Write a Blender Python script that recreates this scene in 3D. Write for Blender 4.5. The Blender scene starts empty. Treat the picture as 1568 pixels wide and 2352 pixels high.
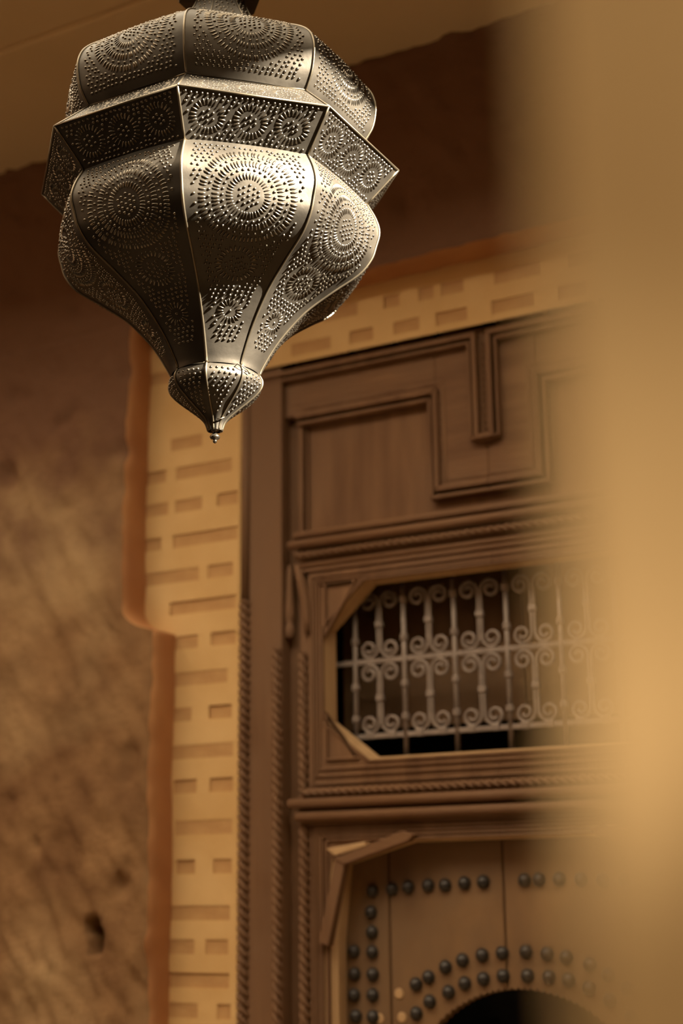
import bpy, bmesh, math, random
from mathutils import Vector, Matrix, noise

random.seed(7)
SC = bpy.context.scene
COL = SC.collection
PI = math.pi

# ------------------------------------------------------------------ camera
cam_data = bpy.data.cameras.new('camera')
cam = bpy.data.objects.new('camera', cam_data)
COL.objects.link(cam)
PITCH, YAW, ROLL = 0.260278, 0.493282, -0.012285
fw = Vector((-math.sin(YAW) * math.cos(PITCH), math.cos(YAW) * math.cos(PITCH), math.sin(PITCH)))
rt = Vector((math.cos(YAW), math.sin(YAW), 0.0))
up = rt.cross(fw)
cr_, sr_ = math.cos(ROLL), math.sin(ROLL)
R_ = rt * cr_ + up * sr_
U_ = up * cr_ - rt * sr_
cam.matrix_world = Matrix(((R_.x, U_.x, -fw.x, 0.0), (R_.y, U_.y, -fw.y, 0.0), (R_.z, U_.z, -fw.z, 1.7), (0, 0, 0, 1)))
cam_data.sensor_fit = 'VERTICAL'
cam_data.sensor_height = 36.0
cam_data.sensor_width = 24.0
cam_data.lens = 50.82
cam_data.clip_start = 0.02
cam_data.dof.use_dof = True
cam_data.dof.focus_distance = 2.19
cam_data.dof.aperture_fstop = 2.6
SC.camera = cam

# ------------------------------------------------------------------ sky, sun, exposure
world = bpy.data.worlds.new('sky')
SC.world = world
world.use_nodes = True
bgn = world.node_tree.nodes['Background']
bgn.inputs['Color'].default_value = (1.0, 0.84, 0.605, 1)
bgn.inputs['Strength'].default_value = 5.7

sun_data = bpy.data.lights.new('sun', 'SUN')
sun_data.energy = 135.0
sun_data.color = (1.0, 0.91, 0.74)
sun_data.angle = math.radians(0.53)
sun = bpy.data.objects.new('sun', sun_data)
COL.objects.link(sun)
SUN_AZ, SUN_EL = math.radians(0.3), math.radians(28.0)
sd = Vector((math.cos(SUN_AZ) * math.cos(SUN_EL), math.sin(SUN_AZ) * math.cos(SUN_EL), math.sin(SUN_EL)))
sun.rotation_euler = (-sd).to_track_quat('-Z', 'Y').to_euler()
sun.location = (3, 0, 6)

vs = SC.view_settings
vs.view_transform = 'Standard'
vs.look = 'None'
vs.gamma = 1.0
vs.use_curve_mapping = False
vs.exposure = 0.0
SC.cycles.use_denoising = True
SC.cycles.max_bounces = 8
SC.cycles.caustics_reflective = False
SC.cycles.caustics_refractive = False
SC.cycles.sample_clamp_indirect = 4.0


# ------------------------------------------------------------------ materials
def mat(name, c1, c2=None, rough=0.85, scale=6.0, detail=5.0, stretch=(1, 1, 1), bump=0.0, bump_scale=40.0,
        metallic=0.0, c3=None, scale3=1.2, spec=0.3, rough2=None, lo=0.35, hi=0.65):
    m = bpy.data.materials.new(name)
    m.use_nodes = True
    nt = m.node_tree
    p = nt.nodes['Principled BSDF']
    p.inputs['Roughness'].default_value = rough
    p.inputs['Metallic'].default_value = metallic
    p.inputs['Specular IOR Level'].default_value = spec
    tc = nt.nodes.new('ShaderNodeTexCoord')
    mp = nt.nodes.new('ShaderNodeMapping')
    mp.inputs['Scale'].default_value = stretch
    nt.links.new(tc.outputs['Object'], mp.inputs['Vector'])
    if c2 is None:
        c2 = c1
    n1 = nt.nodes.new('ShaderNodeTexNoise')
    n1.inputs['Scale'].default_value = scale
    n1.inputs['Detail'].default_value = detail
    nt.links.new(mp.outputs[0], n1.inputs['Vector'])
    r1 = nt.nodes.new('ShaderNodeValToRGB')
    r1.color_ramp.elements[0].position = lo
    r1.color_ramp.elements[1].position = hi
    r1.color_ramp.elements[0].color = (*c1, 1)
    r1.color_ramp.elements[1].color = (*c2, 1)
    nt.links.new(n1.outputs['Fac'], r1.inputs['Fac'])
    out = r1.outputs['Color']
    if c3 is not None:
        n3 = nt.nodes.new('ShaderNodeTexNoise')
        n3.inputs['Scale'].default_value = scale3
        n3.inputs['Detail'].default_value = 3.0
        nt.links.new(tc.outputs['Object'], n3.inputs['Vector'])
        r3 = nt.nodes.new('ShaderNodeValToRGB')
        r3.color_ramp.elements[0].position = 0.42
        r3.color_ramp.elements[1].position = 0.62
        nt.links.new(n3.outputs['Fac'], r3.inputs['Fac'])
        mx = nt.nodes.new('ShaderNodeMix')
        mx.data_type = 'RGBA'
        nt.links.new(r3.outputs['Color'], mx.inputs[0])
        nt.links.new(out, mx.inputs[6])
        mx.inputs[7].default_value = (*c3, 1)
        out = mx.outputs[2]
    nt.links.new(out, p.inputs['Base Color'])
    if rough2 is not None:
        mr = nt.nodes.new('ShaderNodeMapRange')
        mr.inputs[1].default_value = 0.35
        mr.inputs[2].default_value = 0.65
        mr.inputs[3].default_value = rough
        mr.inputs[4].default_value = rough2
        nt.links.new(n1.outputs['Fac'], mr.inputs[0])
        nt.links.new(mr.outputs[0], p.inputs['Roughness'])
    if bump > 0:
        n2 = nt.nodes.new('ShaderNodeTexNoise')
        n2.inputs['Scale'].default_value = bump_scale
        n2.inputs['Detail'].default_value = 6.0
        nt.links.new(mp.outputs[0], n2.inputs['Vector'])
        b = nt.nodes.new('ShaderNodeBump')
        b.inputs['Strength'].default_value = bump
        b.inputs['Distance'].default_value = 0.01
        nt.links.new(n2.outputs['Fac'], b.inputs['Height'])
        nt.links.new(b.outputs['Normal'], p.inputs['Normal'])
    return m


M = {}
M['clay'] = mat('clay_render', (0.17, 0.085, 0.038), (0.30, 0.165, 0.075), rough=0.95, scale=5, bump=0.6, bump_scale=28,
                c3=(0.42, 0.27, 0.135), scale3=1.6, spec=0.1)

# clay darkens towards the ceiling: darker upper clay, and eave shade put into colour
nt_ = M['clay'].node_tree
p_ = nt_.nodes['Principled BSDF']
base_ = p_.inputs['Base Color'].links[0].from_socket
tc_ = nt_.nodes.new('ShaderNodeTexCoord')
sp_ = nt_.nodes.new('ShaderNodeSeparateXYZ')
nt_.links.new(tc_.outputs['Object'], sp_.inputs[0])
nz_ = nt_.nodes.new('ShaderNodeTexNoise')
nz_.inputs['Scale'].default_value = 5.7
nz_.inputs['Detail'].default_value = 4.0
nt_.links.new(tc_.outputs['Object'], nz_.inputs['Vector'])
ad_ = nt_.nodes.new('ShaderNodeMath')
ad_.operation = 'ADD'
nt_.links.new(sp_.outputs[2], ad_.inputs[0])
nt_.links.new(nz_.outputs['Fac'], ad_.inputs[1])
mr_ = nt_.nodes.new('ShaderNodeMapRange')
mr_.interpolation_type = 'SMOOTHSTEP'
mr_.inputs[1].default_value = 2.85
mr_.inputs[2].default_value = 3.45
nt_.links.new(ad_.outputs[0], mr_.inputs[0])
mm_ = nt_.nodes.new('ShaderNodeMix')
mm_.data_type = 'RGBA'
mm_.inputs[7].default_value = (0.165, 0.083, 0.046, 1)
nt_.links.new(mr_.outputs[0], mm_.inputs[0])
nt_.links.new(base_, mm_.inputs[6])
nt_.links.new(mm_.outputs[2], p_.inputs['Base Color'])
M['plaster'] = mat('sandy_plaster', (0.62, 0.38, 0.155), (0.70, 0.45, 0.20), rough=0.9, scale=5, bump=0.35, bump_scale=22, spec=0.15)
M['reveal'] = mat('red_earth', (0.42, 0.19, 0.08), (0.50, 0.24, 0.10), rough=0.95, scale=6, bump=0.3, bump_scale=20, spec=0.1)
M['brick'] = mat('thin_red_brick', (0.46, 0.25, 0.105), (0.56, 0.33, 0.14), rough=0.95, scale=14, bump=0.3, bump_scale=60, spec=0.1)
M['wood'] = mat('old_cedar', (0.130, 0.062, 0.029), (0.245, 0.128, 0.062), rough=0.7, scale=9, stretch=(3, 3, 0.35), bump=0.25,
                bump_scale=60, c3=(0.195, 0.105, 0.055), scale3=3.0, spec=0.2, lo=0.22, hi=0.78)
M['wood_h'] = mat('old_cedar_rail', (0.130, 0.062, 0.029), (0.245, 0.128, 0.062), rough=0.7, scale=9, stretch=(0.35, 3, 3), bump=0.25,
                  bump_scale=60, c3=(0.195, 0.105, 0.055), scale3=3.0, spec=0.2, lo=0.22, hi=0.78)
M['wood_pale'] = mat('pale_cedar', (0.46, 0.28, 0.135), (0.54, 0.34, 0.17), rough=0.6, scale=10, stretch=(3, 3, 0.35), spec=0.3)
M['door'] = mat('door_board', (0.14, 0.072, 0.032), (0.25, 0.138, 0.06), rough=0.55, scale=4, stretch=(1.5, 1.5, 0.7), bump=0.15,
                bump_scale=40, c3=(0.19, 0.108, 0.052), scale3=5.0, spec=0.4)
M['stud'] = mat('dark_iron_stud', (0.035, 0.03, 0.026), (0.06, 0.05, 0.042), rough=0.42, metallic=0.4, scale=60, spec=0.5)
M['iron'] = mat('grille_iron', (0.24, 0.185, 0.15), (0.32, 0.25, 0.205), rough=0.55, metallic=0.25, scale=40, spec=0.45)
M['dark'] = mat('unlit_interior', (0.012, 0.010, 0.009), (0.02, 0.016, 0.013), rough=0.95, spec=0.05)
M['ceil'] = mat('eave_plaster', (0.66, 0.49, 0.28), (0.72, 0.54, 0.32), rough=0.95, scale=1.2, spec=0.1)
M['floor'] = mat('bounce_floor', (0.48, 0.37, 0.25), (0.56, 0.43, 0.29), rough=0.8, scale=3, spec=0.1)
M['tile'] = mat('dark_tile', (0.035, 0.03, 0.025), (0.05, 0.042, 0.034), rough=0.6, scale=3, spec=0.2)
M['court'] = mat('courtyard_paving', (0.12, 0.085, 0.05), (0.15, 0.11, 0.06), rough=0.9, scale=3, spec=0.1)
M['shade'] = mat('blocker_wall', (0.032, 0.021, 0.013), (0.045, 0.029, 0.018), rough=0.95, scale=2, spec=0.1)
M['yard'] = mat('courtyard_wall', (0.30, 0.16, 0.07), (0.36, 0.20, 0.09), rough=0.95, scale=2, spec=0.1)
M['pillar'] = mat('golden_plaster', (0.68, 0.43, 0.19), (0.78, 0.51, 0.23), rough=0.92, scale=7, spec=0.1)
M['brass'] = mat('tarnished_brass', (0.043, 0.036, 0.028), (0.064, 0.054, 0.042), rough=0.42, rough2=0.54, metallic=0.86, scale=9,
                 bump=0.12, bump_scale=24, spec=0.5)
M['bead'] = mat('rubbed_brass', (0.10, 0.084, 0.064), (0.145, 0.122, 0.093), rough=0.22, metallic=0.95, scale=30, spec=0.5)
M['edge'] = mat('seam_brass', (0.12, 0.098, 0.068), (0.17, 0.138, 0.095), rough=0.34, metallic=0.92, scale=30, spec=0.5)


# ------------------------------------------------------------------ mesh helpers
class MB:
    def __init__(s):
        s.v = []
        s.f = []

    def add(s, vs_, fs_):
        o = len(s.v)
        s.v += [tuple(q) for q in vs_]
        s.f += [tuple(i + o for i in f) for f in fs_]

    def box(s, x0, x1, y0, y1, z0, z1):
        s.add([(x0, y0, z0), (x1, y0, z0), (x1, y1, z0), (x0, y1, z0), (x0, y0, z1), (x1, y0, z1), (x1, y1, z1), (x0, y1, z1)],
              [(0, 3, 2, 1), (4, 5, 6, 7), (0, 1, 5, 4), (1, 2, 6, 5), (2, 3, 7, 6), (3, 0, 4, 7)])

    def prism(s, poly, y0, y1):
        """outline in X,Z (counter-clockwise seen from -Y) swept from the front y0 to the back y1"""
        n = len(poly)
        vs_ = [(x, y0, z) for x, z in poly] + [(x, y1, z) for x, z in poly]
        fs_ = [tuple(range(n)), tuple(range(2 * n - 1, n - 1, -1))]
        for i in range(n):
            j = (i + 1) % n
            fs_.append((j, i, i + n, j + n))
        s.add(vs_, fs_)

    def ribbon(s, pts, w, y0, y1):
        """mitred flat moulding along an X,Z path, width w"""
        n = len(pts)
        L, R = [], []
        for i, (x, z) in enumerate(pts):
            d0 = Vector((x - pts[i - 1][0], z - pts[i - 1][1])).normalized() if i > 0 else None
            d1 = Vector((pts[i + 1][0] - x, pts[i + 1][1] - z)).normalized() if i < n - 1 else None
            d0 = d0 or d1
            d1 = d1 or d0
            n0 = Vector((-d0.y, d0.x))
            n1 = Vector((-d1.y, d1.x))
            m = (n0 + n1).normalized()
            k = w / 2 / max(0.3, m.dot(n0))
            L.append((x + m.x * k, z + m.y * k))
            R.append((x - m.x * k, z - m.y * k))
        for i in range(n - 1):
            s.prism([R[i], R[i + 1], L[i + 1], L[i]], y0, y1)

    def tube(s, pts, r, seg=8, caps=True):
        pts = [Vector(p) for p in pts]
        n = len(pts)
        rs = r if isinstance(r, (list, tuple)) else [r] * n
        vs_, fs_ = [], []
        ref = None
        for i in range(n):
            t = (pts[min(i + 1, n - 1)] - pts[max(i - 1, 0)]).normalized()
            if ref is None:
                ref = Vector((0, 0, 1)) if abs(t.z) < 0.9 else Vector((0, 1, 0))
            a = (ref - t * ref.dot(t)).normalized()
            ref = a
            b = t.cross(a)
            for k in range(seg):
                w = 2 * PI * k / seg
                vs_.append(pts[i] + (a * math.cos(w) + b * math.sin(w)) * rs[i])
        for i in range(n - 1):
            for k in range(seg):
                l = (k + 1) % seg
                fs_.append((i * seg + k, i * seg + l, (i + 1) * seg + l, (i + 1) * seg + k))
        if caps:
            fs_.append(tuple(range(seg - 1, -1, -1)))
            fs_.append(tuple(range((n - 1) * seg, n * seg)))
        s.add(vs_, fs_)

    def lathe(s, prof, c=(0, 0, 0), seg=16):
        """prof = (r, z) bottom to top"""
        vs_, fs_ = [], []
        for r, z in prof:
            for k in range(seg):
                w = 2 * PI * k / seg
                vs_.append((c[0] + r * math.cos(w), c[1] + r * math.sin(w), c[2] + z))
        for i in range(len(prof) - 1):
            for k in range(seg):
                l = (k + 1) % seg
                fs_.append((i * seg + k, i * seg + l, (i + 1) * seg + l, (i + 1) * seg + k))
        fs_.append(tuple(range(seg - 1, -1, -1)))
        fs_.append(tuple(range((len(prof) - 1) * seg, len(prof) * seg)))
        s.add(vs_, fs_)

    def rope(s, p0, p1, r, pitch=0.0215, lobes=1, y_is_front=True):
        """carved rope bead: round moulding cut by slanting notches"""
        p0, p1 = Vector(p0), Vector(p1)
        d = p1 - p0
        L = d.length
        t = d.normalized()
        f = Vector((0, -1, 0))
        b = t.cross(f)
        n = max(4, int(L / pitch * 7))
        seg = 9
        vs_, fs_ = [], []
        for i in range(n + 1):
            q = L * i / n
            wob = 0.0012 * noise.noise(p0 * 3 + Vector((q * 6, 0, 0)))
            for k in range(seg):
                a = PI * (k / (seg - 1)) - PI / 2
                ph = q / pitch + a / PI * 1.5 * (1 if abs(t.z) > 0.5 else -1)
                e = abs(((ph % 1.0) - 0.5) * 2)
                rr = r * (1.08 - 0.66 * max(0.0, e - 0.45) / 0.55)
                vs_.append(p0 + t * q + (f * math.cos(a) + b * math.sin(a)) * rr + b * wob)
        for i in range(n):
            for k in range(seg - 1):
                fs_.append((i * seg + k, (i + 1) * seg + k, (i + 1) * seg + k + 1, i * seg + k + 1))
        s.add(vs_, fs_)

    def build(s, name, m, parent=None, smooth=False, bevel=0.0, loc=None):
        me = bpy.data.meshes.new(name)
        me.from_pydata(s.v, [], s.f)
        me.validate()
        me.materials.append(m)
        if smooth:
            me.polygons.foreach_set('use_smooth', [True] * len(me.polygons))
        me.update()
        return link(name, me, parent, bevel, loc)


def link(name, me, parent=None, bevel=0.0, loc=None):
    o = bpy.data.objects.new(name, me)
    COL.objects.link(o)
    if parent is not None:
        o.parent = parent
    if loc is not None:
        o.location = loc
    if bevel > 0:
        b = o.modifiers.new('edge', 'BEVEL')
        b.width = bevel
        b.segments = 2
        b.limit_method = 'ANGLE'
        b.angle_limit = math.radians(40)
    return o


def empty(name, loc=(0, 0, 0)):
    o = bpy.data.objects.new(name, None)
    o.empty_display_size = 0.1
    COL.objects.link(o)
    o.location = loc
    return o


def tag(o, label=None, cat=None, group=None, kind=None):
    if label:
        o['label'] = label
    if cat:
        o['category'] = cat
    if group:
        o['group'] = group
    if kind:
        o['kind'] = kind
    return o


XC = -1.233                      # centre line of the door


def mx(x):
    return 2 * XC - x


# ------------------------------------------------------------------ setting: floor, eave, courtyard walls
b = MB()
b.box(-5.5, 2.5, -2.5, 3.9, -0.12, 0.0)
tag(b.build('floor', M['tile']), 'dark tiled court floor below the frame', 'floor', kind='structure')
b = MB()
b.box(-3.2, 2.5, 1.2, 3.9, -0.12, 0.004)  # pale strip added out of view to bounce light onto the eave
tag(b.build('floor', M['floor']), 'added pale floor strip below the frame, bounces light up to the eave', 'floor', kind='structure')

ZW = 3.766
b = MB()
b.box(-5.5, 2.62, 2.44, 3.9, ZW, ZW + 0.3)
b.box(-5.5, 2.62, 2.06, 2.44, ZW + 0.012, ZW + 0.3)
tag(b.build('ceiling', M['ceil'], bevel=0.006), 'plain tan plaster eave over the dark clay wall, top of the picture', 'ceiling', kind='structure')

# added unseen court walls: block low sky, slots let sun onto lantern and pillar
HC = 6.1
b = MB()
b.box(-5.5, -5.0, -3.0, 3.9, 0, HC)
tag(b.build('wall_blocker_left', M['shade']), 'added unseen court wall on the left, blocks the low sky', 'wall', kind='structure')
b = MB()
b.box(-5.5, 3.0, -3.0, -2.5, 0, HC)
tag(b.build('wall_blocker_back', M['shade']), 'added unseen court wall behind the camera, blocks the low sky', 'wall', kind='structure')
b = MB()
for y0, y1, holes in ((-3.0, -2.0, []), (-2.0, 0.10, []), (0.10, 0.36, [(3.066, 3.245)]), (0.36, 1.44, []), (1.44, 2.18, [(4.25, 4.835)]), (2.18, 3.9, [])):
    z_ = 0.0
    for h0, h1 in holes:
        b.box(2.5, 2.62, y0, y1, z_, h0)
        z_ = h1
    b.box(2.5, 2.62, y0, y1, z_, 9.0 if 0.4 < y0 or holes else HC)
tag(b.build('wall_sun_slots', M['shade']), 'added unseen court wall on the right, its slots gate the sun onto lantern and pillar', 'wall', kind='structure')


# ------------------------------------------------------------------ rough clay wall (height field in front of Y = 2.92)
def rough(x, z):
    p = Vector((x, 0.0, z))
    h = 0.018 * noise.noise(p * 1.7) + 0.010 * noise.noise(p * 5.0)
    # slanting trowel and straw marks
    u = x * 0.86 + z * 0.50
    w = -x * 0.50 + z * 0.86
    g = noise.noise(Vector((u * 26.0, 3.1, w * 7.0)))
    g2 = noise.noise(Vector((u * 55.0, 9.1, w * 16.0)))
    amt = 0.45 + 0.55 * max(0.0, min(1.0, (2.1 - z) / 0.7))
    h += amt * (0.0180 * g + 0.0110 * g2)
    pit = noise.noise(p * 9.0 + Vector((4, 0, 2)))
    if pit > 0.42:
        h += (pit - 0.42) * 0.05
    return h * 1.1


def xl(z):
    """left edge of the sunk door bay: wider above the shoulder at z = 2.38"""
    wob = 0.006 * noise.noise(Vector((1.3, 0, z * 5.0))) + 0.003 * noise.noise(Vector((7.3, 0, z * 17.0)))
    if z <= 2.355:
        x = -2.106
    elif z >= 2.43:
        x = -2.204
    else:
        t = (z - 2.355) / 0.075
        x = -2.106 - 0.098 * (1 - (1 - t) ** 2.6) ** 0.6 if t < 1 else -2.204
    return x + wob


def field(name, xs_of_z, zs, label, edges):
    """grid wall with real relief; edges: 'R' / 'L' / 'B' get a rounded return back to the bay"""
    b = MB()
    nx = len(xs_of_z(zs[0]))
    for z in zs:
        for x in xs_of_z(z):
            h = rough(x, z)
            # weep slot low on the wall
            cx = -2.268 + (1.62 - z) * 0.12
            if 1.575 < z < 1.662 and abs(x - cx) < 0.021:
                h += 0.11
            if z > 3.2:
                h = rough(x, 3.193) + 0.03          # tucked behind the band above
            b.v.append((x, 2.92 + h, z))
    for j in range(len(zs) - 1):
        for i in range(nx - 1):
            b.f.append((j * nx + i, j * nx + i + 1, (j + 1) * nx + i + 1, (j + 1) * nx + i))
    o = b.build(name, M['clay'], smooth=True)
    tag(o, label, 'wall', kind='structure')
    return o, b, nx


def lin(a, c, n):
    return [a + (c - a) * i / (n - 1) for i in range(n)]


zs_l = lin(0.0, 0.5, 12) + lin(0.515, 2.35, 140) + lin(2.358, 2.43, 14) + lin(2.445, 3.193, 50) + [3.23]


def xs_left(z):
    e = xl(z)
    return lin(-5.05, -4.2, 10) + [-4.185 + (e + 4.185) * (i / 159.0) for i in range(160)]


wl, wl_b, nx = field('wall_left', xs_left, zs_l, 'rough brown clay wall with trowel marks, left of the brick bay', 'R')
# rounded return of the clay, facing the door
b = MB()
prof_r = [(0.0, 0.0), (0.006, 0.006), (0.010, 0.016), (0.011, 0.04), (0.010, 0.09)]
for z in zs_l:
    e = xl(z)
    h = rough(e, z)
    k = 1.0
    for dx, dy in prof_r:
        b.v.append((e + dx - 0.001, 2.92 + h * (1 - dy / 0.09) + dy, z))
m_ = len(prof_r)
for j in range(len(zs_l) - 1):
    for i in range(m_ - 1):
        b.f.append((j * m_ + i, j * m_ + i + 1, (j + 1) * m_ + i + 1, (j + 1) * m_ + i))
b.build('reveal', M['reveal'], wl, smooth=True)

xs_r = [mx(-2.204) + 2.77 * (i / 59.0) ** 1.5 for i in range(60)]
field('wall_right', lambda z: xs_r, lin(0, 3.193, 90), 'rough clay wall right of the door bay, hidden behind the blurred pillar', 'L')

zs_u = [3.193 + (ZW - 3.193) * i / 59.0 for i in range(60)]
xs_u = lin(-5.05, -4.2, 10) + lin(-4.185, 0.0, 190) + lin(0.05, 2.55, 16)
b = MB()
nxu = len(xs_u)
for jz, z in enumerate(zs_u):
    for x in xs_u:
        zz = z
        if jz == 0 and -2.215 < x < mx(-2.215):
            zz += 0.006 * noise.noise(Vector((x * 4, 5, 0))) + 0.003 * noise.noise(Vector((x * 15, 5, 0)))
        fray = 0.0
        if jz > 54:
            fray = -0.030 * max(0.0, noise.noise(Vector((x * 22, 8, z * 30)))) * (jz - 54) / 5.0
        b.v.append((x, 2.92 + rough(x, z) + fray, zz))
for j in range(len(zs_u) - 1):
    for i in range(nxu - 1):
        b.f.append((j * nxu + i, j * nxu + i + 1, (j + 1) * nxu + i + 1, (j + 1) * nxu + i))
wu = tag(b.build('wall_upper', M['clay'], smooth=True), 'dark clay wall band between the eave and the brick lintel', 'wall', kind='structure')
b = MB()
xs_s = [x for x in xs_u if -2.215 < x < mx(-2.215)]
for x in xs_s:
    z0 = 3.193 + 0.006 * noise.noise(Vector((x * 4, 5, 0))) + 0.003 * noise.noise(Vector((x * 15, 5, 0)))
    for dy, dz in ((0, 0), (0.008, -0.006), (0.03, -0.008), (0.09, -0.008)):
        b.v.append((x, 2.92 + rough(x, 3.193) * (1 - dy / 0.09) + dy, z0 + dz + 0.001))
for i in range(len(xs_s) - 1):
    for k in range(3):
        b.f.append((i * 4 + k, (i + 1) * 4 + k, (i + 1) * 4 + k + 1, i * 4 + k + 1))
b.build('soffit', M['reveal'], wu, smooth=True)

# dark core behind everything, so that the openings look into an unlit room
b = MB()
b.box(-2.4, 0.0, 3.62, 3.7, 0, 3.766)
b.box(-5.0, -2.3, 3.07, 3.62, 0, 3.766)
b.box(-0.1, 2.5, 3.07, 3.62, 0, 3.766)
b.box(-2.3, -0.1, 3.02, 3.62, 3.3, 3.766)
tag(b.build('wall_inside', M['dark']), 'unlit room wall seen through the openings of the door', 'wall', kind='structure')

# ------------------------------------------------------------------ plastered brick bay (Y = 3.0)
BL = [[(-2.123, -2.023, 2.859)], [(-2.227, -2.136, 2.782), (-2.105, -1.931, 2.773)],
      [(-2.228, -2.127, 2.692), (-2.105, -2.021, 2.688), (-1.975, -1.912, 2.684)],
      [(-2.205, -2.147, 2.595), (-2.11, -1.912, 2.595)], [(-2.215, -2.027, 2.504), (-2.001, -1.925, 2.501)],
      [(-2.116, -1.915, 2.418)], [(-2.116, -2.028, 2.33), (-1.989, -1.915, 2.326)], [(-2.116, -1.939, 2.234)],
      [(-2.113, -2.044, 2.142), (-1.993, -1.925, 2.149)], [(-2.108, -1.920, 2.052)],
      [(-2.095, -2.026, 1.968), (-1.988, -1.920, 1.968)], [(-2.088, -1.922, 1.868)],
      [(-2.083, -2.027, 1.774), (-1.975, -1.922, 1.776)], [(-2.100, -1.926, 1.667)],
      [(-2.108, -2.026, 1.586), (-1.995, -1.930, 1.592)], [(-2.112, -1.927, 1.513)],
      [(-2.097, -2.014, 1.442), (-1.96, -1.922, 1.447)]]
z = 1.36
k = 0
while z > 0.1:
    BL.append([(-2.105, -1.922, z)] if k % 2 == 0 else [(-2.1, -2.02, z), (-1.985, -1.922, z)])
    z -= 0.088
    k += 1
BT = [[(-1.86, -1.79, 2.945)] if False else [], [(-2.18, -2.09, 2.955), (-2.04, -1.93, 2.95)],
      [(-2.21, -2.12, 3.05), (-2.07, -1.98, 3.055), (-1.92, -1.81, 3.055), (-1.753, -1.637, 3.055), (-1.584, -1.517, 3.058),
       (-1.461, -1.39, 3.053), (-1.346, -1.263, 3.052), (-1.20, -1.09, 3.055), (-1.03, -0.96, 3.055), (-0.90, -0.80, 3.055),
       (-0.74, -0.66, 3.055), (-0.59, -0.5, 3.055), (-0.43, -0.33, 3.055)],
      [(-2.17, -2.06, 3.13), (-2.0, -1.92, 3.13), (-1.85, -1.74, 3.128), (-1.66, -1.56, 3.127), (-1.487, -1.443, 3.126), (-1.39, -1.35, 3.13), (-1.329, -1.27, 3.132),
       (-1.19, -1.07, 3.13), (-1.0, -0.9, 3.13), (-0.82, -0.75, 3.13), (-0.66, -0.55, 3.13), (-0.46, -0.37, 3.13)]]
wb = empty('wall_back', (XC, 3.0, 0))
tag(wb, 'sandy plaster bay with thin red brick courses around the carved door', 'wall', kind='structure')
inv = Matrix.Translation((-XC, -3.0, 0))


def bay(b, x0, x1, z0, z1, bricks, hh=0.017):
    """plaster skin with slots left open for the bricks"""
    rows = sorted(bricks, key=lambda r: sum(q[2] for q in r) / len(r))
    zc = z0
    for r in rows:
        zm = sum(q[2] for q in r) / len(r)
        if zm - hh < zc or zm + hh > z1:
            continue
        strip(b, x0, x1, zc, zm - hh)
        cx = x0
        for a, c, _ in sorted(r):
            a2, c2 = max(a, x0 + 0.004), min(c, x1 - 0.004)
            strip(b, cx, a2, zm - hh, zm + hh)
            slot(b, a2, c2, zm - hh, zm + hh)
            cx = c2
        strip(b, cx, x1, zm - hh, zm + hh)
        zc = zm + hh
    strip(b, x0, x1, zc, z1)


def py(x, z):
    return 3.0


def strip(b, x0, x1, z0, z1):
    if x1 - x0 < 1e-4 or z1 - z0 < 1e-4:
        return
    b.add([(x0, py(x0, z0), z0), (x1, py(x1, z0), z0), (x1, py(x1, z1), z1), (x0, py(x0, z1), z1)], [(0, 1, 2, 3)])


def slot(b, x0, x1, z0, z1, d=0.006):
    f = [(x0, py(x0, z0), z0), (x1, py(x1, z0), z0), (x1, py(x1, z1), z1), (x0, py(x0, z1), z1)]
    k = [(x, y + d, z) for x, y, z in f]
    b.add(f + k, [(1, 0, 4, 5), (2, 1, 5, 6), (3, 2, 6, 7), (0, 3, 7, 4)])


b = MB()
bay(b, -2.24, -1.907, 0, 3.02, BL)
BR = [[(mx(c), mx(a), z) for a, c, z in r] for r in BL]
bay(b, mx(-1.907), mx(-2.24), 0, 3.02, BR)
bay(b, -2.24, mx(-2.24), 3.02, 3.24, [r for r in BT if r and r[0][2] > 3.02])
# thin pale return where the plaster meets the carved frame
for x in (-1.907, mx(-1.907)):
    zz = lin(0, 3.02, 60)
    vs_ = []
    for q in zz:
        j = 0.003 * noise.noise(Vector((x, 1, q * 9)))
        vs_ += [(x, py(x, q) + 0.001, q), (x + (0.004 if x < XC else -0.004) + j, 3.004, q), (x + (0.004 if x < XC else -0.004) + j, 3.05, q)]
    fs_ = []
    for i in range(59):
        for k in range(2):
            fs_.append((i * 3 + k, i * 3 + k + 1, (i + 1) * 3 + k + 1, (i + 1) * 3 + k))
    b.add(vs_, fs_)
sk = b.build('plaster_skin', M['plaster'], wb)
sk.location = (-XC, -3.0, 0)
for rows in (BL, BR, [r for r in BT if r and r[0][2] > 3.02]):
    for r in rows:
        zm = sum(q[2] for q in r) / len(r)
        for a, c, _ in r:
            m2 = MB()
            w, h = (c - a) / 2 + 0.005, 0.0215
            pts = []
            for sx, sz in ((-1, -1), (1, -1), (1, 1), (-1, 1)):
                pts.append((sx * w + random.uniform(-.003, .003), sz * h + random.uniform(-.002, .002)))
            d = 0.0025 + random.uniform(-.0012, .002)
            m2.prism(pts, 0, 0.08)
            o = m2.build('brick', M['brick'], wb)
            o.location = ((a + c) / 2 - XC, d, zm)

# ------------------------------------------------------------------ carved wooden surround
tr = empty('trim_1', (XC, 3.0, 0))
tag(tr, 'carved brown cedar door surround with rope mouldings and stepped panel', 'door surround', kind='structure')


def part(b, name, m, parent=tr, smooth=False, bevel=0.0, label=None, kind=None):
    o = b.build(name, m, parent, smooth=smooth, bevel=bevel)
    base = parent
    loc = Vector((0, 0, 0))
    while base is not None:
        loc += base.location
        base = base.parent
    o.location = -loc
    if label:
        o['label'] = label
    if kind:
        o['kind'] = kind
    return o


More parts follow.
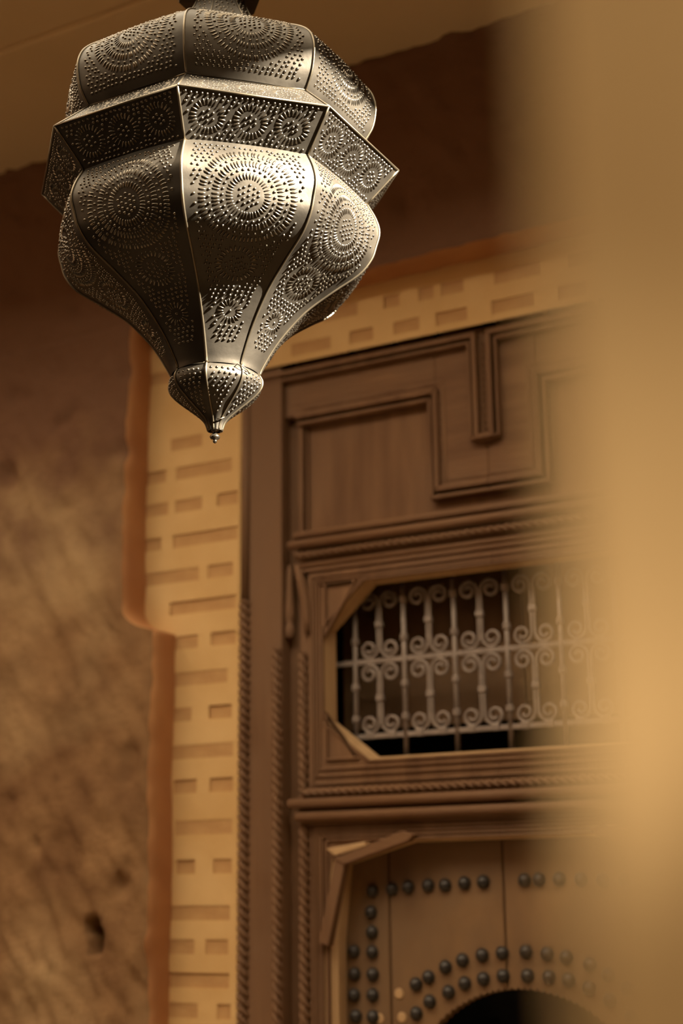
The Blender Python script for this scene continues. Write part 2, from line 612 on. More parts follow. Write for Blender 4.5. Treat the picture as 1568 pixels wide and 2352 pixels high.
W, WH = M['wood'], M['wood_h']
XR = mx(-1.908)
for s in (0, 1):
    f = (lambda x: x) if s == 0 else mx

    def bx(b, x0, x1, *r):
        a, c = f(x0), f(x1)
        b.box(min(a, c), max(a, c), *r)
    b = MB()
    bx(b, -1.908, -1.787, 3.008, 3.10, 0, 3.02)
    part(b, 'stile', W, bevel=0.003)
    b = MB()
    bx(b, -1.787, -1.752, 3.05, 3.10, 0, 2.88)
    part(b, 'groove', W)
    b = MB()
    b.rope((f(-1.893), 3.010, 0.0), (f(-1.893), 3.010, 2.42), 0.0155)
    part(b, 'rope_moulding', W, smooth=True)
    b = MB()
    b.tube([(f(-1.893), 3.010, 2.42), (f(-1.893), 3.010, 3.0)], 0.013, 8)
    part(b, 'bead', W, smooth=True)
    b = MB()
    b.rope((f(-1.797), 3.010, 0.0), (f(-1.800), 3.010, 2.29), 0.0135, pitch=0.0215)
    part(b, 'rope_moulding', W, smooth=True)
    b = MB()
    bx(b, -1.748, -1.722, 3.030, 3.10, 0, 2.47)
    part(b, 'inner_stile', W, bevel=0.002)
    b = MB()
    b.rope((f(-1.737), 3.028, 0.0), (f(-1.737), 3.028, 1.868), 0.0135, pitch=0.0215)
    part(b, 'rope_moulding', W, smooth=True)
    b = MB()
    b.rope((f(-1.737), 3.028, 1.945), (f(-1.737), 3.028, 2.275), 0.0125, pitch=0.0215)
    part(b, 'rope_moulding', W, smooth=True)
    # turned spindles beside the window
    b = MB()
    b.lathe([(.008, 0), (.012, .004), (.013, .03), (.009, .036), (.012, .045), (.014, .06), (.0115, .09), (.0095, .13), (.008, .165), (.004, .185)],
            (f(-1.777), 3.030, 2.315), 12)
    part(b, 'spindle', W, smooth=True)
    b = MB()
    pts = [(f(-1.752), 3.02, 2.495), (f(-1.742), 3.015, 2.475), (f(-1.736), 3.02, 2.44), (f(-1.728), 3.022, 2.40), (f(-1.722), 3.02, 2.36), (f(-1.722), 3.024, 2.32)]
    b.tube(pts, [.006, .011, .0125, .011, .010, .008], 10)
    part(b, 'spindle', W, smooth=True)
    # upper panel
    b = MB()
    bx(b, -1.750, XC, 3.046, 3.10, 2.56, 2.885)
    part(b, 'panel', W)
    b = MB()
    bx(b, -1.752, -1.738, 3.030, 3.06, 2.575, 2.87)
    bx(b, -1.733, -1.727, 3.038, 3.06, 2.58, 2.862)
    part(b, 'bead', W, bevel=0.003)
    # stepped moulding: three parallel lines that drop and run under the hanging tongue
    for off, w, y0 in ((0.0, 0.014, 3.012), (0.020, 0.011, 3.022), (-0.018, 0.010, 3.020)):
        b = MB()
        path = [(-1.752 + max(0, off), 2.880 + off), (-1.363 + off, 2.880 + off), (-1.363 + off, 2.634 + off), (XC, 2.634 + off)]
        path = [(f(x), z) for x, z in path]
        if s == 1:
            path = path[::-1]
        b.ribbon(path, w, y0, 3.06)
        part(b, 'stepped_moulding', W, bevel=0.003)
    b = MB()
    b.rope((f(-1.345), 3.030, 2.66), (f(-1.345), 3.030, 2.905), 0.008, pitch=0.02)
    part(b, 'rope_moulding', W, smooth=True)
    # tongue hanging from the top rail
    for off, w, y0 in ((0.0, 0.012, 3.000), (0.016, 0.008, 3.006)):
        b = MB()
        path = [(-1.885, 2.998 - off), (-1.252 - off, 2.998 - off), (-1.252 - off, 2.742), (XC, 2.742 - off * .5)]
        path = [(f(x), z) for x, z in path]
        if s == 1:
            path = path[::-1]
        b.ribbon(path, w, y0, 3.03)
        part(b, 'tongue_moulding', W, bevel=0.002)
    b = MB()
    bx(b, -1.787, -1.363, 3.024, 3.10, 2.884, 3.02)
    bx(b, -1.363, XC, 3.024, 3.10, 2.640, 3.02)
    part(b, 'top_rail', WH, bevel=0.003)
    b = MB()
    b.rope((f(-1.240), 3.022, 2.75), (f(-1.240), 3.022, 2.99), 0.007, pitch=0.018)
    part(b, 'rope_moulding', W, smooth=True)
# cornice under the panel and cornice over the door
for name, z0, r, y, x0, kind in (('bead', 2.566, .010, 3.012, -1.752, 0), ('bead', 2.540, .011, 2.998, -1.760, 0), ('rope', 2.514, .009, 3.008, -1.748, 1),
                                 ('bead', 2.490, .006, 3.018, -1.740, 0),
                                 ('rope', 1.938, .009, 3.014, -1.735, 1), ('bead', 1.913, .0115, 3.000, -1.762, 0), ('bead', 1.883, .0115, 3.006, -1.745, 0)):
    b = MB()
    if kind:
        b.rope((x0, y, z0), (mx(x0), y, z0), r, pitch=0.02)
        part(b, 'rope_moulding', WH, smooth=True)
    else:
        b.tube([(x0, y, z0), (mx(x0), y, z0)], r, 10)
        part(b, 'bead', WH, smooth=True)
b = MB()
b.box(-1.748, mx(-1.748), 3.018, 3.10, 2.472, 2.578)
part(b, 'cornice', WH, bevel=0.003)
b = MB()
b.box(-1.748, mx(-1.748), 3.016, 3.10, 1.866, 1.932)
part(b, 'cornice', WH, bevel=0.003)
# door head: board with polygonal opening, nested fillets, nailed-on brackets
JX, JX2, JX3 = -1.661, -1.640, -1.470
ZA, ZB, ZC = 1.600, 1.775, 1.822
for s in (0, 1):
    f = (lambda x: x) if s == 0 else mx
    JC = 0.024
    poly = [(-1.722, 0), (JX - JC, 0), (JX - JC, ZA), (JX2 - JC, ZB + JC * .4), (JX3 - JC * .3, ZC + JC), (XC, ZC + JC), (XC, 1.87), (-1.722, 1.87)]
    poly = [(f(x), z) for x, z in poly]
    if s == 1:
        poly = poly[::-1]
    b = MB()
    b.prism(poly, 3.028, 3.082)
    part(b, 'door_head', W, bevel=0.002)
    for i, x in enumerate((-1.716, -1.706, -1.697, -1.688, -1.676)):
        b = MB()
        zt = 1.862 - i * 0.0085
        path = [(f(x), 0.0), (f(x), zt), (XC, zt)]
        if s == 1:
            path = path[::-1]
        b.ribbon(path, 0.0055, 3.022 - (i % 2) * 0.002, 3.05)
        part(b, 'fillet', W, bevel=0.0015)
    # pale inner edge of the opening
    b = MB()
    outp = [(JX - JC, 0), (JX - JC, ZA), (JX2 - JC, ZB + JC * .4), (JX3 - JC * .3, ZC + JC), (XC, ZC + JC)]
    inp = [(JX + .002, 0), (JX + .002, ZA), (JX2 + .002, ZB - .001), (JX3, ZC - .002), (XC, ZC - .002)]
    for i in range(4):
        q = [(f(outp[i][0]), 3.0275, outp[i][1]), (f(outp[i + 1][0]), 3.0275, outp[i + 1][1]),
             (f(inp[i + 1][0]), 3.044, inp[i + 1][1]), (f(inp[i][0]), 3.044, inp[i][1]),
             (f(inp[i + 1][0]), 3.083, inp[i + 1][1]), (f(inp[i][0]), 3.083, inp[i][1])]
        b.add(q, [(0, 1, 2, 3), (3, 2, 4, 5)])
    part(b, 'jamb_lining', M['wood_pale'], label='pale lining of the door opening')
    b = MB()
    p1 = [(-1.690, 1.600), (-1.664, 1.592), (-1.618, 1.775), (-1.640, 1.800)]
    p1 = [(f(x), z) for x, z in p1]
    b.prism(p1 if s == 0 else p1[::-1], 3.004, 3.03)
    part(b, 'bracket_board', W, bevel=0.002)
    b = MB()
    p2 = [(-1.646, 1.786), (-1.620, 1.772), (-1.455, 1.820), (-1.440, 1.834), (-1.470, 1.842), (-1.500, 1.832)]
    p2 = [(f(x), z) for x, z in p2]
    b.prism(p2 if s == 0 else p2[::-1], 3.000, 3.03)
    part(b, 'bracket_board', WH, bevel=0.002)
    b = MB()
    p3 = [(-1.664, 1.808), (-1.640, 1.792), (-1.560, 1.812), (-1.56, 1.822)]
    p3 = [(f(x), z) for x, z in p3]
    b.prism(p3 if s == 0 else p3[::-1], 2.998, 3.025)
    part(b, 'wedge', M['wood_pale'], bevel=0.002, label='pale broken wedge under the bracket')

# ------------------------------------------------------------------ octagonal window over the door
wn = empty('window_1', (XC, 3.05, 2.22))
tag(wn, 'octagonal opening in cedar boards above the studded door', 'window', kind='structure')
OX, OX2 = -1.671, -1.556
OZ = (2.018, 2.108, 2.327, 2.432)
octL = [(XC, OZ[0]), (OX2, OZ[0]), (OX, OZ[1]), (OX, OZ[2]), (OX2, OZ[3]), (XC, OZ[3])]
for s in (0, 1):
    f = (lambda x: x) if s == 0 else mx
    CH_ = 0.013
    octF = [(XC, OZ[0] - CH_), (OX2 - CH_ * .41, OZ[0] - CH_), (OX - CH_, OZ[1] - CH_ * .41), (OX - CH_, OZ[2] + CH_ * .41),
            (OX2 - CH_ * .41, OZ[3] + CH_), (XC, OZ[3] + CH_)]
    poly = [(-1.722, 1.934), (XC, 1.934)] + octF + [(XC, 2.472), (-1.722, 2.472)]
    poly = [(f(x), z) for x, z in poly]
    if s == 1:
        poly = poly[::-1]
    b = MB()
    b.prism(poly, 3.024, 3.072)
    part(b, 'window_board', W, wn, bevel=0.002)
    b = MB()
    pth = [(f(x), z) for x, z in octF]
    if s == 0:
        pth = pth[::-1]
    b.ribbon(pth, 0.007, 3.020, 3.03)
    part(b, 'octagon_lip', W, wn, bevel=0.002)
    b = MB()
    for i in range(5):
        (xa, za), (xb, zb) = octF[i], octF[i + 1]
        (xc, zc_), (xd, zd) = octL[i], octL[i + 1]
        b.add([(f(xa), 3.0235, za), (f(xb), 3.0235, zb), (f(xd), 3.071, zd), (f(xc), 3.071, zc_)], [(0, 1, 2, 3)])
    part(b, 'window_lining', M['wood_pale'], wn, label='pale inner edge of the octagon')
    # nested fillets round the board
    for i, (dx, dz) in enumerate(((0.012, 0.006), (0.021, 0.024), (0.030, 0.040))):
        b = MB()
        path = [(XC, 2.462 - dz * .6), (-1.722 + dx, 2.462 - dz * .6), (-1.722 + dx, 1.952 + dz), (XC, 1.952 + dz)]
        path = [(f(x), z) for x, z in path]
        if s == 1:
            path = path[::-1]
        b.ribbon(path, 0.005, 3.019, 3.03)
        part(b, 'fillet', W, wn, bevel=0.0015)
    # sunk carved spandrels at the corners
    for zc, sg in ((OZ[0], -1), (OZ[3], 1)):
        b = MB()
        z1 = OZ[1] if sg < 0 else OZ[2]
        tri = [(-1.672, zc + sg * 0.004), (-1.590, zc + sg * 0.004), (-1.672, z1 - sg * 0.012)]
        tri = [(f(x), z) for x, z in tri]
        if (sg < 0) == (s == 0):
            tri = tri[::-1]
        b.ribbon(tri + [tri[0], tri[1]], 0.006, 3.017, 3.03)
        part(b, 'spandrel', W, wn, bevel=0.0015)
# shutter boards set back in the dark behind the grille
b = MB()
b.box(-1.72, XC - 0.002, 3.20, 3.22, 2.10, 2.48)
part(b, 'shutter', M['door'], wn)
b = MB()
b.box(XC + 0.002, mx(-1.72), 3.20, 3.22, 2.10, 2.48)
part(b, 'shutter', M['door'], wn)
GY = 3.096
gr = empty('window_grille', (XC, GY, 2.02))
tag(gr, 'scrolled iron grille set in the octagonal opening above the studded door', 'grille')
BARS = [XC + 0.1325 * k for k in range(-3, 4)]
for x in BARS:
    b = MB()
    e = 0.004 if abs(abs(x - XC) - 0.3975) < 0.01 else 0.0
    z0, z1 = (2.012, 2.445)
    b.tube([(x, GY, z0), (x, GY, z1)], 0.0065, 8)
    part(b, 'grille_bar', M['iron'], gr, smooth=True)
    for zc in (2.112, 2.19, 2.302, 2.395):
        b = MB()
        b.lathe([(.0065, -.009), (.0105, -.006), (.0105, .006), (.0065, .009)], (x, GY, zc), 8)
        part(b, 'collar', M['iron'], gr)
for z in (2.070, 2.250):
    b = MB()
    b.box(-1.70, mx(-1.70), GY - 0.004, GY + 0.004, z - 0.006, z + 0.006)
    part(b, 'grille_rail', M['iron'], gr, bevel=0.0015)


def c_scroll(xs, z0, z1, sg):
    """C of flat iron: spine along xs, both ends curl outwards to sg"""
    R = 0.024
    pts = []
    for zc, v in ((z0 + R + 0.004, -1), (z1 - R - 0.004, 1)):
        arm = []
        for i in range(26):
            t = i / 25.0
            a = t * 2 * PI * 1.45
            r = R * (1 - 0.72 * t)
            # start at the spine side, run away from the middle of the C
            arm.append((xs + sg * (R - r * math.cos(a)), zc + v * r * math.sin(a)))
        pts.append(arm)
    full = pts[0][::-1] + pts[1]
    return [(x, GY, z) for x, z in full]


for k in range(-3, 3):
    xm = XC + 0.1325 * (k + 0.5)
    for z0, z1 in ((2.072, 2.248), (2.252, 2.425)):
        for sg in (-1, 1):
            b = MB()
            b.tube(c_scroll(xm + sg * 0.004, z0, z1, sg), 0.0042, 6)
            part(b, 'iron_scroll', M['iron'], gr, smooth=True)
        b = MB()
        b.box(xm - .010, xm + .010, GY - .007, GY + .007, (z0 + z1) / 2 - .007, (z0 + z1) / 2 + .007)
        part(b, 'collar', M['iron'], gr, bevel=0.002)
    for sx in (-0.03, 0.03):
        b = MB()
        b.box(xm + sx - .010, xm + sx + .010, GY - .007, GY + .007, 2.063, 2.080)
        part(b, 'collar', M['iron'], gr, bevel=0.002)

# ------------------------------------------------------------------ studded door leaf
dr = empty('door_1', (XC, 3.085, 0))
tag(dr, 'studded brown plank door with a dark arched wicket, under the octagonal window', 'door', kind='structure')
DY = 3.088
AZ, AR = 1.200, 0.300


def arch_z(x):
    d = AR * AR - (x - XC) ** 2
    return AZ + math.sqrt(d) if d > 0 else 0.0


edges = [-1.71, -1.546, -1.262, -0.962, -0.756]
for i in range(4):
    x0, x1 = edges[i] + 0.0015, edges[i + 1] - 0.0015
    lo = []
    n = 40
    for k in range(n + 1):
        x = x0 + (x1 - x0) * k / n
        if abs(x - XC) < AR:
            za = arch_z(x)
            za += 0.006 * (1 if k % 2 else 0)      # nicked fringe along the arch
            lo.append((x, za))
        else:
            lo.append((x, 0.0))
    # keep a clean drop where the arch meets the straight part
    poly = []
    for q in lo:
        if poly and ((poly[-1][1] == 0.0) != (q[1] == 0.0)):
            xs_ = XC - AR if q[0] < XC else XC + AR
            poly.append((xs_, 0.0) if poly[-1][1] == 0.0 else (xs_, AZ))
            poly.append((xs_, AZ) if q[1] != 0.0 else (xs_, 0.0))
        poly.append(q)
    poly += [(x1, 1.90), (x0, 1.90)]
    b = MB()
    b.prism(poly, DY, DY + 0.045)
    part(b, 'plank', M['door'], dr)
# raised cover strips along two joints
for x in (-1.553, -1.269):
    b = MB()
    b.box(x - 0.006, x + 0.004, DY - 0.004, DY + 0.01, (arch_z(x) + 0.01) if abs(x - XC) < AR else 0.0, 1.86)
    part(b, 'cover_strip', M['door'], dr, bevel=0.0015)
ST = [(-1.59, 1.713), (-1.539, 1.716), (-1.498, 1.720), (-1.447, 1.723), (-1.405, 1.723), (-1.357, 1.727), (-1.311, 1.729), (-1.212, 1.731), (-1.178, 1.732),
      (-1.13, 1.732), (-1.08, 1.731), (-1.03, 1.729), (-0.98, 1.727), (-0.93, 1.724), (-0.88, 1.72),
      (-1.595, 1.665), (-1.593, 1.621), (-1.641, 1.578), (-1.593, 1.577), (-1.640, 1.528), (-1.593, 1.528), (-1.642, 1.482), (-1.594, 1.483), (-1.638, 1.436),
      (-1.484, 1.508), (-1.452, 1.524), (-1.410, 1.546), (-1.368, 1.561), (-1.320, 1.572), (-1.272, 1.577), (-1.216, 1.580), (-1.167, 1.576), (-1.123, 1.569),
      (-1.485, 1.446), (-1.451, 1.472), (-1.404, 1.493), (-1.364, 1.512), (-1.319, 1.522), (-1.272, 1.529), (-1.215, 1.530), (-1.165, 1.528), (-1.120, 1.523),
      (-1.07, 1.555), (-1.03, 1.535), (-0.99, 1.508), (-1.075, 1.507), (-1.03, 1.484), (-0.985, 1.45)]
for k in range(14):
    ST += [(-1.640, 1.388 - .047 * k), (-1.594, 1.436 - .047 * k)]
st_me = None
for x, z in ST:
    if st_me is None:
        b = MB()
        pr = [(0.0155, 0.0), (0.0155, .003)] + [(0.0145 * math.cos(a), .003 + 0.0135 * math.sin(a)) for a in [0.1 + 0.28 * i for i in range(6)]]
        b.lathe(pr, (0, 0, 0), 14)
        b.v = [(x_, -z_, y_) for x_, y_, z_ in b.v]
        o = b.build('stud', M['stud'], dr, smooth=True)
        st_me = o.data
    else:
        o = link('stud', st_me, dr)
    o.location = (x - XC, DY - 3.085, z)
for x, z in ((-1.527, 1.487), (-1.521, 1.436), (-1.578, 1.432)):
    b = MB()
    pr = [(.012, 0), (.011, .002), (.006, .0015), (.003, .0008)]
    b.lathe(pr, (0, 0, 0), 12)
    b.v = [(x_, -z_, y_) for x_, y_, z_ in b.v]
    o = b.build('nail_mark', M['wood_pale'], dr, smooth=True)
    o['label'] = 'pale ring left by a missing stud'
    o.location = (x - XC, DY - 3.085, z)
# the wicket door stands open inwards: its leaf is seen edge-on in the dark
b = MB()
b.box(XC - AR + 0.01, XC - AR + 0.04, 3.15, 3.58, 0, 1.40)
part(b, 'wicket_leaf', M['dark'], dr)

# ------------------------------------------------------------------ lantern
LC = Vector((-1.19488, 1.80708, 2.83522))
PHI0 = math.radians(-56.5265 - 11.6058)          # azimuth of the seam left of the nearest panel
ROT0 = PHI0 + math.radians(22.5)
CH = math.cos(PI / 8)
SH = math.sin(PI / 8)


def catmull(pts, n):
    P = [Vector(p) for p in pts]
    P = [P[0] * 2 - P[1]] + P + [P[-1] * 2 - P[-2]]
    out = []
    for i in range(1, len(P) - 2):
        for k in range(n):
            t = k / n
            a, b_, c, d = P[i - 1:i + 3]
            out.append(0.5 * (2 * b_ + (c - a) * t + (2 * a - 5 * b_ + 4 * c - d) * t * t + (3 * b_ - a - 3 * c + d) * t ** 3))
    out.append(P[-2])
    return out


class Panel:
    """one of eight facets: profile (r, z) swept between two seams, local frame faces +X"""
    def __init__(s, prof, bulge=0.0):
        s.p = prof
        s.b = bulge
        s.s = [0.0]
        for i in range(1, len(prof)):
            s.s.append(s.s[-1] + (prof[i] - prof[i - 1]).length)
        s.L = s.s[-1]

    def rz(s, q):
        q = max(0.0, min(s.L, q))
        for i in range(1, len(s.s)):
            if q <= s.s[i] + 1e-9:
                t = (q - s.s[i - 1]) / max(1e-9, s.s[i] - s.s[i - 1])
                return s.p[i - 1].lerp(s.p[i], t)
        return s.p[-1]

    def half(s, q):
        return s.rz(q).x * SH

    def at(s, q, y):
        r, z = s.rz(q)
        h = max(1e-4, r * SH)
        t = max(-1.0, min(1.0, y / h))
        return Vector((r * CH + s.b * (1 - t * t), y, z))

    def frame(s, q, y):
        e = 0.0015
        p = s.at(q, y)
        ts = (s.at(min(s.L, q + e), y) - s.at(max(0, q - e), y)).normalized()
        ty = (s.at(q, y + e) - s.at(q, y - e)).normalized()
        n = ts.cross(ty)
        if n.x * s.rz(q).x < 0 and abs(n.x) > 0.15:
            n = -n
        return p, ts, ty, n

    def mesh(s, nt=6):
        b = MB()
        for pt in s.p:
            h = pt.x * SH
            for k in range(nt + 1):
                t = -1 + 2 * k / nt
                b.v.append((pt.x * CH + s.b * (1 - t * t), h * t, pt.y))
        m = nt + 1
        for i in range(len(s.p) - 1):
            for k in range(nt):
                b.f.append((i * m + k, i * m + k + 1, (i + 1) * m + k + 1, (i + 1) * m + k))
        return b


def dot(b, P, q, y, r=0.0026, h=0.0024):
    p, ts, ty, n = P.frame(q, y)
    vs_ = []
    for rr, hh in ((1.25, -0.0004), (0.86, h * 0.55), (0.45, h * 0.92)):
        for k in range(7):
            a = 2 * PI * k / 7
            vs_.append(p + (ts * math.cos(a) + ty * math.sin(a)) * r * rr + n * hh)
    vs_.append(p + n * h)
    fs_ = []
    for i in range(2):
        for k in range(7):
            l = (k + 1) % 7
            fs_.append((i * 7 + k, i * 7 + l, (i + 1) * 7 + l, (i + 1) * 7 + k))
    for k in range(7):
        fs_.append((14 + k, 14 + (k + 1) % 7, 21))
    b.add(vs_, fs_)


def dash(b, P, qc, yc, a, r0, r1, w=0.0019, h=0.0022):
    """raised radial stroke from radius r0 to r1 at angle a round (qc, yc)"""
    vs_ = []
    n = 4
    da, db = math.cos(a), math.sin(a)
    for i in range(n + 1):
        t = i / n
        rad = r0 + (r1 - r0) * t
        ww = w * (0.55 if i in (0, n) else 1.0)
        hh = h * (0.15 if i in (0, n) else 1.0)
        p, ts, ty, nn = P.frame(qc + da * rad, yc + db * rad)
        side = (ts * -db + ty * da)
        vs_ += [p - side * ww * 1.15 - nn * 0.0004, p - side * ww * 0.55 + nn * hh * 0.8, p + side * ww * 0.55 + nn * hh * 0.8, p + side * ww * 1.15 - nn * 0.0004]
    fs_ = []
    for i in range(n):
        for k in range(3):
            fs_.append((i * 4 + k, i * 4 + k + 1, (i + 1) * 4 + k + 1, (i + 1) * 4 + k))
    fs_ += [(0, 3, 2, 1), (n * 4, n * 4 + 1, n * 4 + 2, n * 4 + 3)]
    b.add(vs_, fs_)


def emboss(P, rosettes, q0, q1, margin, spacing, seed, hk=1.0):
    """rosettes: (q, y, [(r0, r1, n dashes)], [(r, n dots)], inner radius filled, outer radius kept free)"""
    rnd = random.Random(seed)
    bd, bs = MB(), MB()
    for (qc, yc, rings, dots, rin, rout) in rosettes:
        for r0, r1, n in rings:
            off = rnd.random()
            for k in range(n):
                a = 2 * PI * (k + off) / n + rnd.uniform(-.02, .02)
                ok = True
                for rr in (r0, r1):
                    qq, yy = qc + math.cos(a) * rr, yc + math.sin(a) * rr
                    if not (0.004 < qq < P.L - 0.004) or abs(yy) > P.half(qq) - 0.006:
                        ok = False
                if ok:
                    dash(bs, P, qc, yc, a, r0, r1, w=min(0.0017, PI * r0 / n * 0.62) * (0.6 + 0.4 * hk), h=0.0014 * hk)
        for r, n in dots:
            off = rnd.random()
            for k in range(n):
                a = 2 * PI * (k + off) / n
                qq, yy = qc + math.cos(a) * r, yc + math.sin(a) * r
                if 0.004 < qq < P.L - 0.004 and abs(yy) < P.half(qq) - margin * .7:
                    dot(bd, P, qq, yy, r=0.0014 + 0.0008 * hk, h=0.0019 * hk)
        n = int(rin / 0.0085) + 1
        for i in range(-n, n + 1):
            for j in range(-n, n + 1):
                u = (i + (j % 2) * 0.5) * 0.0082 + rnd.uniform(-.0012, .0012)
                v = j * 0.0072 + rnd.uniform(-.0012, .0012)
                if math.hypot(u, v) < rin and 0.004 < qc + u < P.L - 0.004:
                    dot(bd, P, qc + u, yc + v, r=0.0014 + 0.0008 * hk, h=0.0019 * hk)
    q = q0
    row = 0
    while q < q1:
        hw = P.half(q) - margin
        y = -hw + (row % 2) * spacing * 0.5
        while y <= hw + 1e-6:
            yy = y + rnd.uniform(-.0011, .0011)
            qq = q + rnd.uniform(-.0012, .0012)
            if all(math.hypot(qq - r[0], yy - r[1]) > r[5] for r in rosettes):
                dot(bd, P, qq, yy, r=0.0014 + 0.0008 * hk, h=0.0019 * hk)
            y += spacing
        q += spacing * 0.86
        row += 1
    return bd, bs


up_prof = catmull([(.240, .057), (.248, .068), (.257, .086), (.262, .115), (.260, .135), (.250, .155), (.225, .177), (.18, .204), (.13, .224), (.10, .240), (.08, .262)], 4)
low_prof = catmull([(.244, -.053), (.258, -.08), (.264, -.105), (.258, -.13), (.250, -.152), (.230, -.176), (.19, -.202), (.15, -.230), (.125, -.254), (.097, -.288), (.075, -.325), (.070, -.338)], 4)
ringtop_prof = [Vector((.240, .057)).lerp(Vector((.297, .003)), i / 5) for i in range(6)]
ring_prof = [Vector((.297, .003)).lerp(Vector((.244, -.055)), i / 5) for i in range(6)]
cup_prof = catmull([(.069, -.337), (.0745, -.348), (.0735, -.358), (.067, -.368), (.054, -.380), (.037, -.393), (.0235, -.404), (.0150, -.414), (.0103, -.427)], 4)
neck_prof = catmull([(.083, .258), (.066, .285), (.050, .315), (.040, .345), (.040, .362)], 4)

P_up, P_low, P_rt, P_rg, P_cup, P_nk = Panel(up_prof, .004), Panel(low_prof, .005), Panel(ringtop_prof), Panel(ring_prof), Panel(cup_prof, .003), Panel(neck_prof)

lan = empty('lantern', LC)
tag(lan, 'large octagonal pierced brass lantern hanging in front of the door, only thing in focus', 'lantern')
L_rings = [(.0235, .0345, 38), (.0435, .0555, 56), (.0635, .0750, 72)]
spec = [
    ('lower_panel', P_low, [(.094, 0, L_rings, [(.0395, 28), (.0595, 36)], .0205, .079), (.207, -.002, [(.021, .033, 26)], [], .017, .037), (.288, 0, [(.0095, .0205, 18)], [], .006, .0235)],
     .012, .335, .016, .0083),
    ('upper_panel', P_up, [(.098, 0, [(.0215, .0325, 36), (.040, .0515, 54), (.0585, .0700, 68)], [(.0365, 22), (.055, 30)], .0185, .074)], .016, .28, .016, .0083),
    ('ring_panel', P_rg, [(.039, yy, [(.0165, .0275, 24)], [], .0135, .0305) for yy in (-.064, 0, .064)], .007, .074, .010, .0083),
    ('ring_top_panel', P_rt, [(.037, yy, [(.0145, .0235, 22)], [], .0115, .0265) for yy in (-.056, 0, .056)], .007, .068, .008, .0083),
    ('cup_panel', P_cup, [], .012, .095, .008, .0088),
    ('neck_panel', P_nk, [(.035, 0, [(.008, .014, 10)], [], .004, .017)], .008, .10, .006, .0095),
]
for name, P, ros, q0, q1, mg, sp in spec:
    pm = P.mesh(8)
    bd, bs = emboss(P, ros, q0, q1, mg, sp, len(name) * 13, 0.4 if name == 'ring_top_panel' else 1.0)
    first = None
    for k in range(8):
        if first is None:
            o = pm.build(name, M['brass'], lan, smooth=True)
            od = bd.build('embossed_dots', M['bead'], o, smooth=True)
            od['kind'] = 'stuff'
            os_ = None
            if bs.v:
                os_ = bs.build('embossed_strokes', M['bead'], o, smooth=True)
                os_['kind'] = 'stuff'
            first = (o, od, os_)
        else:
            o = first[0].copy()
            COL.objects.link(o)
            o.parent = lan
            for ch in first[1:]:
                if ch is not None:
                    c = ch.copy()
                    COL.objects.link(c)
                    c.parent = o
        o.rotation_euler = (0, 0, ROT0 + k * PI / 4)


def seam(prof, r, name, k0=0):
    me = None
    for k in range(8):
        if me is None:
            b = MB()
            b.tube([(p.x + 0.0004, 0, p.y) for p in prof], r, 6)
            o = b.build(name, M['edge'], lan, smooth=True)
            me = o.data
        else:
            o = link(name, me, lan)
        o.rotation_euler = (0, 0, PHI0 + k * PI / 4)


seam(up_prof, .0019, 'seam')
seam(low_prof, .0021, 'seam')
seam(ring_prof, .0018, 'seam')
seam(ringtop_prof, .0016, 'seam')
seam(cup_prof, .0017, 'seam')
seam(neck_prof, .0014, 'seam')
# folded rims that run round the lantern
for r, z, w in ((.2975, .003, .0017), (.2405, .0575, .0016), (.2442, -.0545, .0016), (.0705, -.3375, .0015)):
    b = MB()
    pts = [(r * math.cos(PHI0 + k * PI / 4), r * math.sin(PHI0 + k * PI / 4), z) for k in range(9)]
    for k in range(8):
        b.tube([pts[k], pts[k + 1]], w, 6)
    b.build('rim', M['edge'], lan, smooth=True)
# bulb above the neck, ring, finial, hatch wires
b = MB()
b.lathe([(.040, .344), (.071, .347), (.073, .356), (.064, .40), (.045, .43), (.022, .45), (.012, .462), (.012, .475)], (0, 0, 0), 8)
o = b.build('cap', M['brass'], lan)
o.rotation_euler = (0, 0, PHI0)
b = MB()
b.lathe([(.0006, -.4470), (.0026, -.4458), (.0036, -.4430), (.0026, -.4408), (.0068, -.4396), (.0082, -.4366), (.0070, -.4338), (.0042, -.4318), (.0036, -.4276), (.0074, -.4262),
         (.0080, -.4240), (.0060, -.4226), (.0060, -.4215)], (0, 0, 0), 16)
b.build('finial', M['bead'], lan, smooth=True)
b = MB()
b.tube([(.008 * math.cos(PHI0 + .9), .008 * math.sin(PHI0 + .9), -.4265), (.014 * math.cos(PHI0 + .9), .014 * math.sin(PHI0 + .9), -.402)], .0028, 8)
b.build('hinge_tube', M['bead'], lan, smooth=True)
a = PHI0 + PI / 4
ct = Vector((math.cos(a), math.sin(a), 0))
tg = Vector((-math.sin(a), math.cos(a), 0))
b = MB()
b.tube([ct * .068 - tg * .012 + Vector((0, 0, -.3445)), ct * .075 - tg * .010 + Vector((0, 0, -.3400)), ct * .080 - tg * .003 + Vector((0, 0, -.3435)), ct * .079 + tg * .006 + Vector((0, 0, -.3475)), ct * .075 + tg * .012 + Vector((0, 0, -.3510))], .0009, 6)
b.build('latch_wire', M['edge'], lan, smooth=True)
b = MB()
b.tube([ct * .018 - tg * .008 + Vector((0, 0, -.4135)), ct * .021 - tg * .003 + Vector((0, 0, -.4125)), ct * .023 + tg * .002 + Vector((0, 0, -.4095))], .0011, 6)
b.build('latch_wire', M['edge'], lan, smooth=True)
b = MB()
n = 20
b.tube([(0, .014 * math.cos(2 * PI * i / n), .488 + .014 * math.sin(2 * PI * i / n)) for i in range(n + 1)], .0028, 6, caps=False)
b.build('hanging_ring', M['edge'], lan, smooth=True)

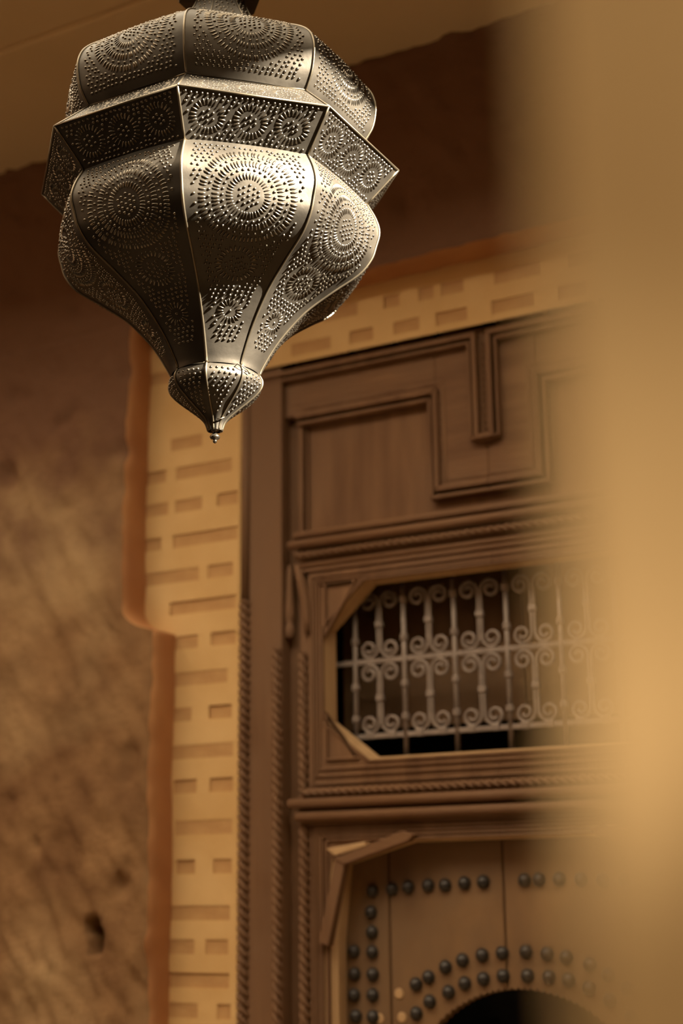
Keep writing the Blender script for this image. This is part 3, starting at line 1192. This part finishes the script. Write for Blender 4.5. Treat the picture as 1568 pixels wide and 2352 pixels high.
# chain and beam above the frame that carry the lantern
ch = empty('hanging_chain', (0, 0, .502))
ch.parent = lan
zt = 4.03 - LC.z - .502
nl = int(zt / .03)
lk = None
for i in range(nl + 1):
    if lk is None:
        b = MB()
        b.tube([(.008 * math.cos(2 * PI * k / 14), 0, .020 * math.sin(2 * PI * k / 14)) for k in range(15)], .0028, 6, caps=False)
        o = b.build('chain_link', M['iron'], ch, smooth=True)
        lk = o.data
    else:
        o = link('chain_link', lk, ch)
    o.location = (0, 0, .008 + i * .031)
    o.rotation_euler = (0, 0, (i % 2) * PI / 2 + .4)
b = MB()
b.lathe([(.006, -.05), (.008, -.02), (.03, -.012), (.034, 0)], (0, 0, 4.066 - LC.z - .502), 12)
b.build('hook', M['iron'], ch, smooth=True)
b = MB()
b.box(LC.x - .04, LC.x + .04, -2.6, 3.3, 4.066, 4.17)
tag(b.build('trim_2', M['wood'], bevel=0.006), 'cedar beam across the court that carries the lantern', 'beam', kind='structure')

# ------------------------------------------------------------------ near pillar, far out of focus, on the right
b = MB()
# hand-floated face nearly parallel to the door wall, grazed by the sun; X along the face, D = how far it stands out
PX, PY = -0.0672, 0.1910
A0 = 0.0030


def face_out(t, z):
    hollow = 0.16 * t * t - 0.055 * t                     # shallow hollow across the face
    wave = 0.0010 * math.cos((z - 1.70) / 0.155 * PI) + 0.0006 * noise.noise(Vector((t * 11, 3, z * 13)))
    return -math.tan(A0) * t + hollow * 0.45 + wave


ts = [0.0, 0.002, 0.006, 0.012, 0.02, 0.03, 0.04, 0.05, 0.065, 0.08, 0.10, 0.13, 0.17, 0.22, 0.28, 0.34]
zsp = lin(0, 1.3, 8) + lin(1.32, 2.3, 120) + lin(2.4, 4.0, 10)
for z in zsp:
    b.v.append((PX + 0.10, PY + 0.30, z))
    b.v.append((PX + 0.004, PY + 0.020, z))
    b.v.append((PX - 0.0008, PY - face_out(0, z) + 0.003, z))
    for t in ts:
        b.v.append((PX + t, PY - face_out(t, z), z))
    b.v.append((PX + 0.34, PY + 0.30, z))
no = len(ts) + 4
for j in range(len(zsp) - 1):
    for i in range(no):
        l = (i + 1) % no
        b.f.append((j * no + i, j * no + l, (j + 1) * no + l, (j + 1) * no + i))
b.f.append(tuple(range((len(zsp) - 1) * no, len(zsp) * no)))
tag(b.build('pillar', M['pillar'], smooth=True), 'golden plaster pillar, nearest and most blurred, filling the right edge of the picture', 'pillar', kind='thing')
